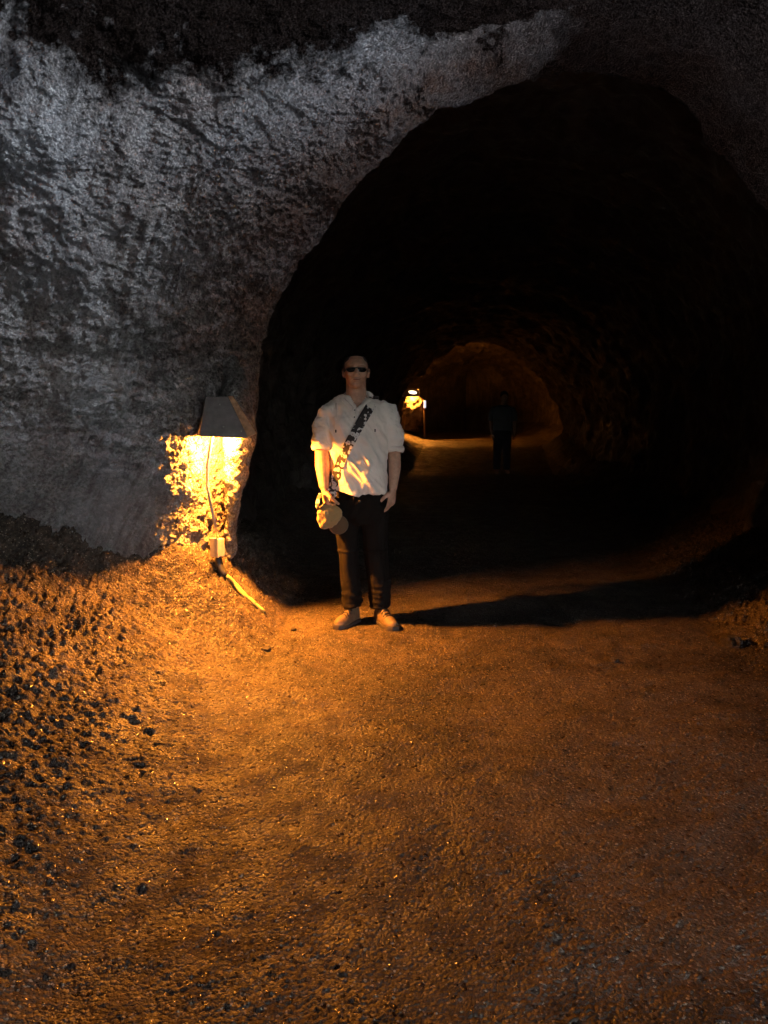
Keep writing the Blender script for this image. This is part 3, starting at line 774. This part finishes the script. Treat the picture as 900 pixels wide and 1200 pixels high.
# shoulder strap worn across the body, front and back
path = []
F_ = [(438, 467.5), (436, 474), (431, 482), (425, 492), (419, 503), (413, 514), (407, 525), (402, 536), (398, 547), (394.5, 558), (391.5, 570), (391, 578)]
for px, py in F_:
    w_ = W(px, py); h, n = front(w_.x, w_.z); n = (n*.4+Vector((0, -1, .1))*.6).normalized(); path.append((h+Vector((0, -.013, 0)), n))
hip = W(389, 583); 
B_ = [(389, 580), (396, 562), (404, 545), (412, 525), (420, 505), (428, 488), (435, 474), (438, 468)]
path2 = []
for px, py in B_:
    w_ = W(px, py); h, n = front(w_.x, w_.z, True); n = (n*.4+Vector((0, 1, .1))*.6).normalized(); path2.append((h+Vector((0, .006, 0)), n))
side_pts = [(Vector((hip.x-.012, YM-.10, hip.z)), Vector((-.7, -.7, 0)).normalized()), (Vector((hip.x-.02, YM, hip.z-.005)), Vector((-1, 0, 0))), (Vector((hip.x-.012, YM+.09, hip.z)), Vector((-.7, .7, 0)).normalized())]
top = [(Vector((W(438.5, 466).x, YM+.05, front(W(438.5, 470).x, W(438.5, 475).z)[0].z+.065)), Vector((0, .3, 1)).normalized()), (Vector((W(438.5, 466).x, YM-.01, front(W(438.5, 470).x, W(438.5, 475).z)[0].z+.062)), Vector((0, -.4, 1)).normalized())]
allp = path+side_pts+path2+top+[path[0]]
for _ in range(2):
    allp = [allp[0]]+[((allp[i-1][0]+allp[i][0]*4+allp[i+1][0])/6, allp[i][1]) for i in range(1, len(allp)-1)]+[allp[-1]]
bm = bmesh.new(); ribbon(bm, allp, .060, .005)
strap = finish(bm, 'shoulder_strap', M['strap'], None, origin=hip, shade=False); prop(strap, 'black and white blossom print strap worn diagonally across the man\'s shirt', 'strap')
# loop of the strap at his right hand
bm = bmesh.new(); w0 = A1[-1]
L_ = [(W(376, 578, -.16), Vector((-.6, -.8, 0))), (W(373, 586, -.18), Vector((-.7, -.7, 0))), (W(372, 594, -.18), Vector((-.7, -.7, 0))), (W(376, 600, -.17), Vector((-.7, -.7, 0)))]
ribbon(bm, L_, .032, .004); finish(bm, 'strap_loop', M['strap'], strap, origin=hip, shade=False)

# trousers
bm = bmesh.new()
tube(bm, [W(422.5, 568), W(422.5, 580), W(423, 592), W(424, 603), W(424, 612)], [(.150, .115), (.165, .125), (.172, .128), (.17, .125), (.14, .11)], (1, 0, 0), 32, power=2.3)
tube(bm, [W(409, 590), W(408, 606), W(407, 622), W(408, 638), W(409, 654), W(410, 672), W(411.5, 690), W(412.5, 710, -.005)],
     [(.087, .115), (.085, .112), (.078, .10), (.071, .092), (.066, .088), (.063, .086), (.063, .086), (.066, .09)], (1, 0, 0), 24)
tube(bm, [W(438, 590), W(439, 606), W(439, 622), W(439.5, 638), W(440.5, 654), W(443, 672), W(445, 690), W(445.5, 710, .005)],
     [(.090, .115), (.090, .112), (.086, .10), (.082, .094), (.079, .09), (.076, .088), (.073, .088), (.068, .088)], (1, 0, 0), 24)
zk = W(420, 644).z
def pf(co, no):
    x, y, z = co[:, 0], co[:, 1], co[:, 2]
    f = .008*fbm(np.stack([x*18, y*18, z*4.5], 1), 3, 401)
    f = f+.016*sstep(.42, .15, z)*(-.45+ridged(np.stack([x*5, y*5+x*4, z*20], 1), 2, 411))
    f = f+.008*np.exp(-((z-zk)/.006)**2)                         # zip-off seam above the knee
    f = f+.014*sstep(.62, .72, z)*(-.45+ridged(np.stack([x*13, y*9, z*12-x*8], 1), 2, 421))
    return f
tr = child(bm, 'trousers', M['pants'], voxel=.0065, smooth=4, fn=pf)
bm = bmesh.new(); ball(bm, W(421.5, 587.5, -.135), (.007, .004, .007), seg=12); child(bm, 'belt_button', M['frame'])

# shoes
def shoe(ankle, toe, name='shoe'):
    ankle = Vector(ankle); toe = Vector(toe); zf = max(gz(ankle.x, ankle.y), gz(toe.x, toe.y))-.002
    d = (toe-ankle); d.z = 0; L = d.length; d.normalize(); s = Vector((-d.y, d.x, 0)); up = Vector((0, 0, 1))
    heel = ankle-d*.055; heel.z = zf; Lt = L+.055
    def prof(u): return np.interp(u, [0, .06, .2, .45, .7, .9, 1.0], [.024, .033, .036, .037, .046, .038, .016])
    def hgt(u): return np.interp(u, [0, .1, .28, .45, .6, .8, .95, 1.0], [.085, .108, .108, .086, .062, .050, .038, .020])
    bm = bmesh.new(); rows = []
    for i in range(21):
        u = i/20; c = heel+d*(Lt*u); w = prof(u); h = hgt(u); row = []
        for k in range(20):
            a = 2*math.pi*k/20; cs, sn = math.cos(a), math.sin(a)
            hh = h if sn > 0 else .004
            row.append(bm.verts.new(c+s*w*math.copysign(abs(cs)**.8, cs)+up*(.022+hh*(abs(sn)**1.1 if sn > 0 else -abs(sn)))))
        rows.append(row)
    for i in range(20):
        for k in range(20): bm.faces.new((rows[i][k], rows[i][(k+1) % 20], rows[i+1][(k+1) % 20], rows[i+1][k]))
    bm.faces.new(rows[0][::-1]); bm.faces.new(rows[-1])
    sh = child(bm, name, M['shoe'], fn=lambda co, no: .0035*fbm(co*26, 3, 431))
    bm = bmesh.new(); rows = []
    for i in range(21):
        u = i/20; c = heel+d*(Lt*(u*1.05-.025)); w = prof(u)+.006; z1 = .024+.010*(u > .85)
        rows.append([bm.verts.new(q) for q in (c-s*w, c+s*w, c+s*w+up*z1, c-s*w+up*z1)])
    for i in range(20):
        for k in range(4): bm.faces.new((rows[i][k], rows[i][(k+1) % 4], rows[i+1][(k+1) % 4], rows[i+1][k]))
    bm.faces.new(rows[0][::-1]); bm.faces.new(rows[-1])
    finish(bm, 'sole', M['sole'], sh, origin=FT, bevel=.003)
    bm = bmesh.new()
    for j in range(4):
        u = .40+.085*j; c = heel+d*Lt*u; h = .022+hgt(u)
        tube(bm, [c-s*.030+up*(h-.020), c-s*.012+up*(h+.001), c+s*.012+up*(h+.001), c+s*.030+up*(h-.020)+d*.01], .005, n=8)
    finish(bm, 'laces', M['lace'], sh, origin=FT)
g1 = W(413, 712, -.0); g2 = W(446, 712, .0)
shoe((g1.x, YM-.02, 0), (g1.x-.095, YM-.185, 0)); shoe((g2.x, YM-.02, 0), (g2.x+.095, YM-.215, 0))

# cap held in his right hand
cap = empty('cap', W(386, 604, -.14)); cap.scale = (.88, .88, .88); prop(cap, 'tan cotton cap with a brown visor held in the man\'s right hand', 'cap')
Rc = Matrix.Rotation(math.radians(25), 3, 'Z') @ Matrix.Rotation(math.radians(35), 3, 'Y') @ Matrix.Rotation(math.radians(12), 3, 'X')
bm = bmesh.new()
tube(bm, [Rc @ Vector(q) for q in ((0, 0, .085), (0, 0, .075), (0, 0, .05), (.0, 0, .015), (.0, 0, -.03), (-.002, 0, -.065), (-.006, 0, -.095), (-.008, 0, -.108))],
     [(.030, .02), (.060, .035), (.082, .046), (.092, .052), (.084, .050), (.064, .040), (.036, .026), (.010, .010)], Rc @ Vector((1, 0, 0)), 28)
def cf(co, no): return .010*fbm(co*14, 3, 501)+.010*(ridged(co*np.array([16., 8, 9])+.3, 2, 505)-.4)
finish(bm, 'crown', M['cap'], cap, voxel=.004, smooth=2, fn=cf)
bm = bmesh.new(); Rv = Matrix.Rotation(math.radians(-25), 3, 'Z') @ Matrix.Rotation(math.radians(-10), 3, 'X')
cv = Vector((.058, .015, -.070)); NR = 32; prev = None; rings = []
for side_ in (0, 1):
    for u in ((.02, .5, .85, 1.0) if side_ == 0 else (1.0, .85, .5, .02)):
        ring = []
        for k in range(NR):
            a_ = 2*math.pi*k/NR; x_ = .078*u*math.cos(a_); z_ = .072*u*math.sin(a_)
            ring.append(bm.verts.new(cv+Rv @ Vector((x_, 2.6*x_*x_+(.0025 if side_ else -.0025), z_))))
        rings.append(ring)
for i in range(len(rings)-1):
    for k in range(NR): bm.faces.new((rings[i][k], rings[i][(k+1) % NR], rings[i+1][(k+1) % NR], rings[i+1][k]))
bm.faces.new(rings[0]); bm.faces.new(rings[-1])
finish(bm, 'visor', M['visor'], cap)

# ---------------------------------------------------------------- far walker
YF = 16.4
def Wf(px, py, dy=0.): return P(px, py, YF+dy)
FF = Wf(588, 549); FF.z = gz(FF.x, FF.y)
z0 = FF.z
def B(x, y, z): return FF+Vector((x, y, z))
bm = bmesh.new()
ball(bm, B(.02, 0, 1.62), (.078, .098, .115), seg=16); tube(bm, [B(.02, 0, 1.55), B(.01, .01, 1.40)], [.055, .065], n=12)
tube(bm, [B(0, 0, 1.42), B(0, 0, 1.36), B(0, 0, 1.2), B(0, 0, 1.0), B(0, 0, .85)], [(.1, .07), (.19, .10), (.18, .11), (.155, .10), (.16, .1)], n=16)
for s in (-1, 1):
    tube(bm, [B(.09*s, 0, .88), B(.10*s, -.01*s, .48), B(.11*s, .03*s, .06)], [.085, .055, .04], n=12)
    tube(bm, [B(.11*s, .0, .045), B(.12*s, -.13, .03)], [.042, .035], n=10)
    tube(bm, [B(.19*s, 0, 1.38), B(.25*s, .02, 1.12), B(.24*s, -.08, .88)], [.055, .042, .028], n=12)
    hand(bm, B(.24*s, -.08, .86), Vector((0, -.1, -1)), Vector((-s, 0, 0)), Vector((0, -1, 0)), [(.2, .3, .3)]*4)
fp = finish(bm, 'person', M['skin'], None, origin=FF, voxel=.009, smooth=3)
prop(fp, 'distant person in grey shirt and dark trousers standing in the unlit tunnel', 'person')
bm = bmesh.new(); ball(bm, B(.02, .012, 1.645), (.085, .102, .105), seg=16); finish(bm, 'hair', M['hair'], fp, origin=FF)
bm = bmesh.new()
tube(bm, [B(0, 0, 1.45), B(0, 0, 1.40), B(0, 0, 1.3), B(0, 0, 1.1), B(0, 0, .92)], [(.09, .075), (.20, .115), (.215, .13), (.20, .13), (.205, .13)], n=24, power=2.3)
for s in (-1, 1): tube(bm, [B(.17*s, 0, 1.38), B(.235*s, .01, 1.28), B(.255*s, .02, 1.12)], [.075, .07, .06], n=14)
finish(bm, 'shirt', M['darkshirt'], fp, origin=FF, voxel=.012, smooth=3, fn=lambda co, no: .008*fbm(co*9, 3, 5))
bm = bmesh.new(); tube(bm, [B(0, 0, .97), B(0, 0, .85), B(0, 0, .76)], [(.18, .12), (.19, .125), (.17, .11)], n=20)
for s in (-1, 1): tube(bm, [B(.09*s, 0, .85), B(.10*s, -.01*s, .48), B(.11*s, .02*s, .09)], [.105, .085, .078], n=16)
finish(bm, 'trousers', M['darktr'], fp, origin=FF, voxel=.012, smooth=3, fn=lambda co, no: .008*fbm(co*9, 3, 6))

# ---------------------------------------------------------------- far lamp, boulder and marker post
YL = 24.2
col = rock_lump('rock_pillar', [P(480, 503, YL+.05), P(482, 496, YL+.02), P(485, 488, YL), P(486, 479, YL), P(484, 470, YL+.03), P(482, 462, YL+.12)],
                [(.28, .26), (.30, .30), (.36, .30), (.38, .30), (.28, .24), (.16, .18)], (1, 0, 0), 231, .06, M['tunnel'], 'lit boulder-like rock pillar under the distant lamp', 'rock', voxel=.03)
fl = empty('cave_lamp', P(484, 459, YL-.25)); prop(fl, 'distant amber lamp glowing on its rock far down the tunnel', 'lamp')
bm = bmesh.new(); ball(bm, (-.05, 0, 0), (.065, .05, .04), Matrix.Rotation(math.radians(10), 3, 'Y'), seg=16); finish(bm, 'bulb', M['farbulb'], fl)
bm = bmesh.new()
hexa(bm, [Vector(q) for q in ((-.35, -.5, .0), (.16, -.5, .0), (.16, .03, .052), (-.35, .03, .052), (-.3, -.45, .05), (.13, -.45, .05), (.13, .03, .10), (-.3, .03, .10))])
finish(bm, 'hood', M['hood'], fl, bevel=.004, shade=False)
bm = bmesh.new(); hexa(bm, [Vector(q) for q in ((.161, -.52, -.145), (.178, -.52, -.145), (.178, .10, -.03), (.161, .10, -.03), (.161, -.52, .04), (.178, -.52, .04), (.178, .10, .09), (.161, .10, .09))])  # shield added to keep the far lamp off the right wall
finish(bm, 'side_light_shield', M['hood'], fl, shade=False)
bm = bmesh.new(); hexa(bm, [Vector(q) for q in ((-.35, -.52, -.16), (.160, -.52, -.16), (.160, -.505, -.16), (-.35, -.505, -.16), (-.30, -.52, .04), (.160, -.52, .04), (.160, -.505, .04), (-.30, -.505, .04))])  # shield added in front to cut the pool of light short
finish(bm, 'front_light_shield', M['hood'], fl, shade=False)
bm = bmesh.new(); ball(bm, (-.03, -.522, -.03), (.12, .014, .045), Matrix.Rotation(math.radians(8), 3, 'Y'), seg=20); finish(bm, 'glow_stand_in', M['added_glow'], fl)  # added glowing oval, stands in for the hidden bulb
bm = bmesh.new(); tube(bm, [(-.12, .1, .08), (-.15, .2, -.3), (-.16, .25, -.6)], .02, n=8); finish(bm, 'bracket', M['pipe'], fl)
pt = P(497.5, 499, YL-.4); pt.z = gz(pt.x, pt.y)-.02
mp = empty('marker_post', pt); prop(mp, 'slim brown post with a small white plate made to glow beside the distant lamp', 'post')
hh = P(497.5, 469, YL-.4).z-pt.z
bm = bmesh.new(); boxb(bm, (0, 0, hh/2), (.055, .055, hh)); finish(bm, 'post', M['post'], mp, bevel=.006, shade=False)
bm = bmesh.new(); boxb(bm, (0, -.036, hh-.12), (.075, .012, .22)); finish(bm, 'plate', M['plate_glow'], mp, bevel=.003, shade=False)

# ---------------------------------------------------------------- daylight from the entrance behind
w = bpy.data.worlds.new('World'); SC.world = w; w.use_nodes = True
wt = w.node_tree; bg = wt.nodes['Background']; sky = wt.nodes.new('ShaderNodeTexSky'); sky.sky_type = 'NISHITA'
sky.sun_disc = False; sky.sun_elevation = math.radians(48); sky.sun_rotation = math.radians(60)
hs = wt.nodes.new('ShaderNodeHueSaturation'); hs.inputs['Saturation'].default_value = .5
wt.links.new(sky.outputs[0], hs.inputs['Color']); wt.links.new(hs.outputs[0], bg.inputs[0]); bg.inputs[1].default_value = .15
sl = bpy.data.lights.new('sun', 'SUN'); sl.energy = .3; sl.angle = math.radians(.5); sl.color = (1, .98, .95)
so = bpy.data.objects.new('sun', sl); C.objects.link(so); so.rotation_euler = (0, math.radians(42), math.radians(5))
pl_ = bpy.data.lights.new('entrance_opening', 'AREA'); pl_.shape = 'RECTANGLE'; pl_.size = 4.4; pl_.size_y = 3.4
pl_.cycles.is_portal = True
po = bpy.data.objects.new('entrance_opening', pl_); C.objects.link(po); po.location = (3.1, -3.15, 1.3); po.rotation_euler = (math.radians(90), 0, 0)
po.rotation_euler = (math.radians(-90), 0, 0) if False else (math.radians(90), 0, math.radians(180))

cam = bpy.data.cameras.new('camera'); co = bpy.data.objects.new('camera', cam); C.objects.link(co)
co.location = (0, 0, CH); co.rotation_euler = (math.radians(90)-TILT, 0, 0)
cam.sensor_fit = 'VERTICAL'; cam.sensor_height = 24; cam.lens = 24*F/1200; cam.clip_end = 300; cam.clip_start = .05
SC.camera = co
SC.view_settings.view_transform = 'Standard'; SC.view_settings.look = 'None'; SC.view_settings.gamma = 1; SC.view_settings.exposure = 3.95
SC.view_settings.use_curve_mapping = False
cy = SC.cycles; cy.use_denoising = True
try: cy.denoiser = 'OPENIMAGEDENOISE'; cy.denoising_input_passes = 'RGB_ALBEDO_NORMAL'; cy.denoising_prefilter = 'ACCURATE'
except Exception: pass
cy.max_bounces = 6; cy.diffuse_bounces = 4; cy.glossy_bounces = 3; cy.sample_clamp_indirect = 2.0; cy.caustics_reflective = False; cy.caustics_refractive = False
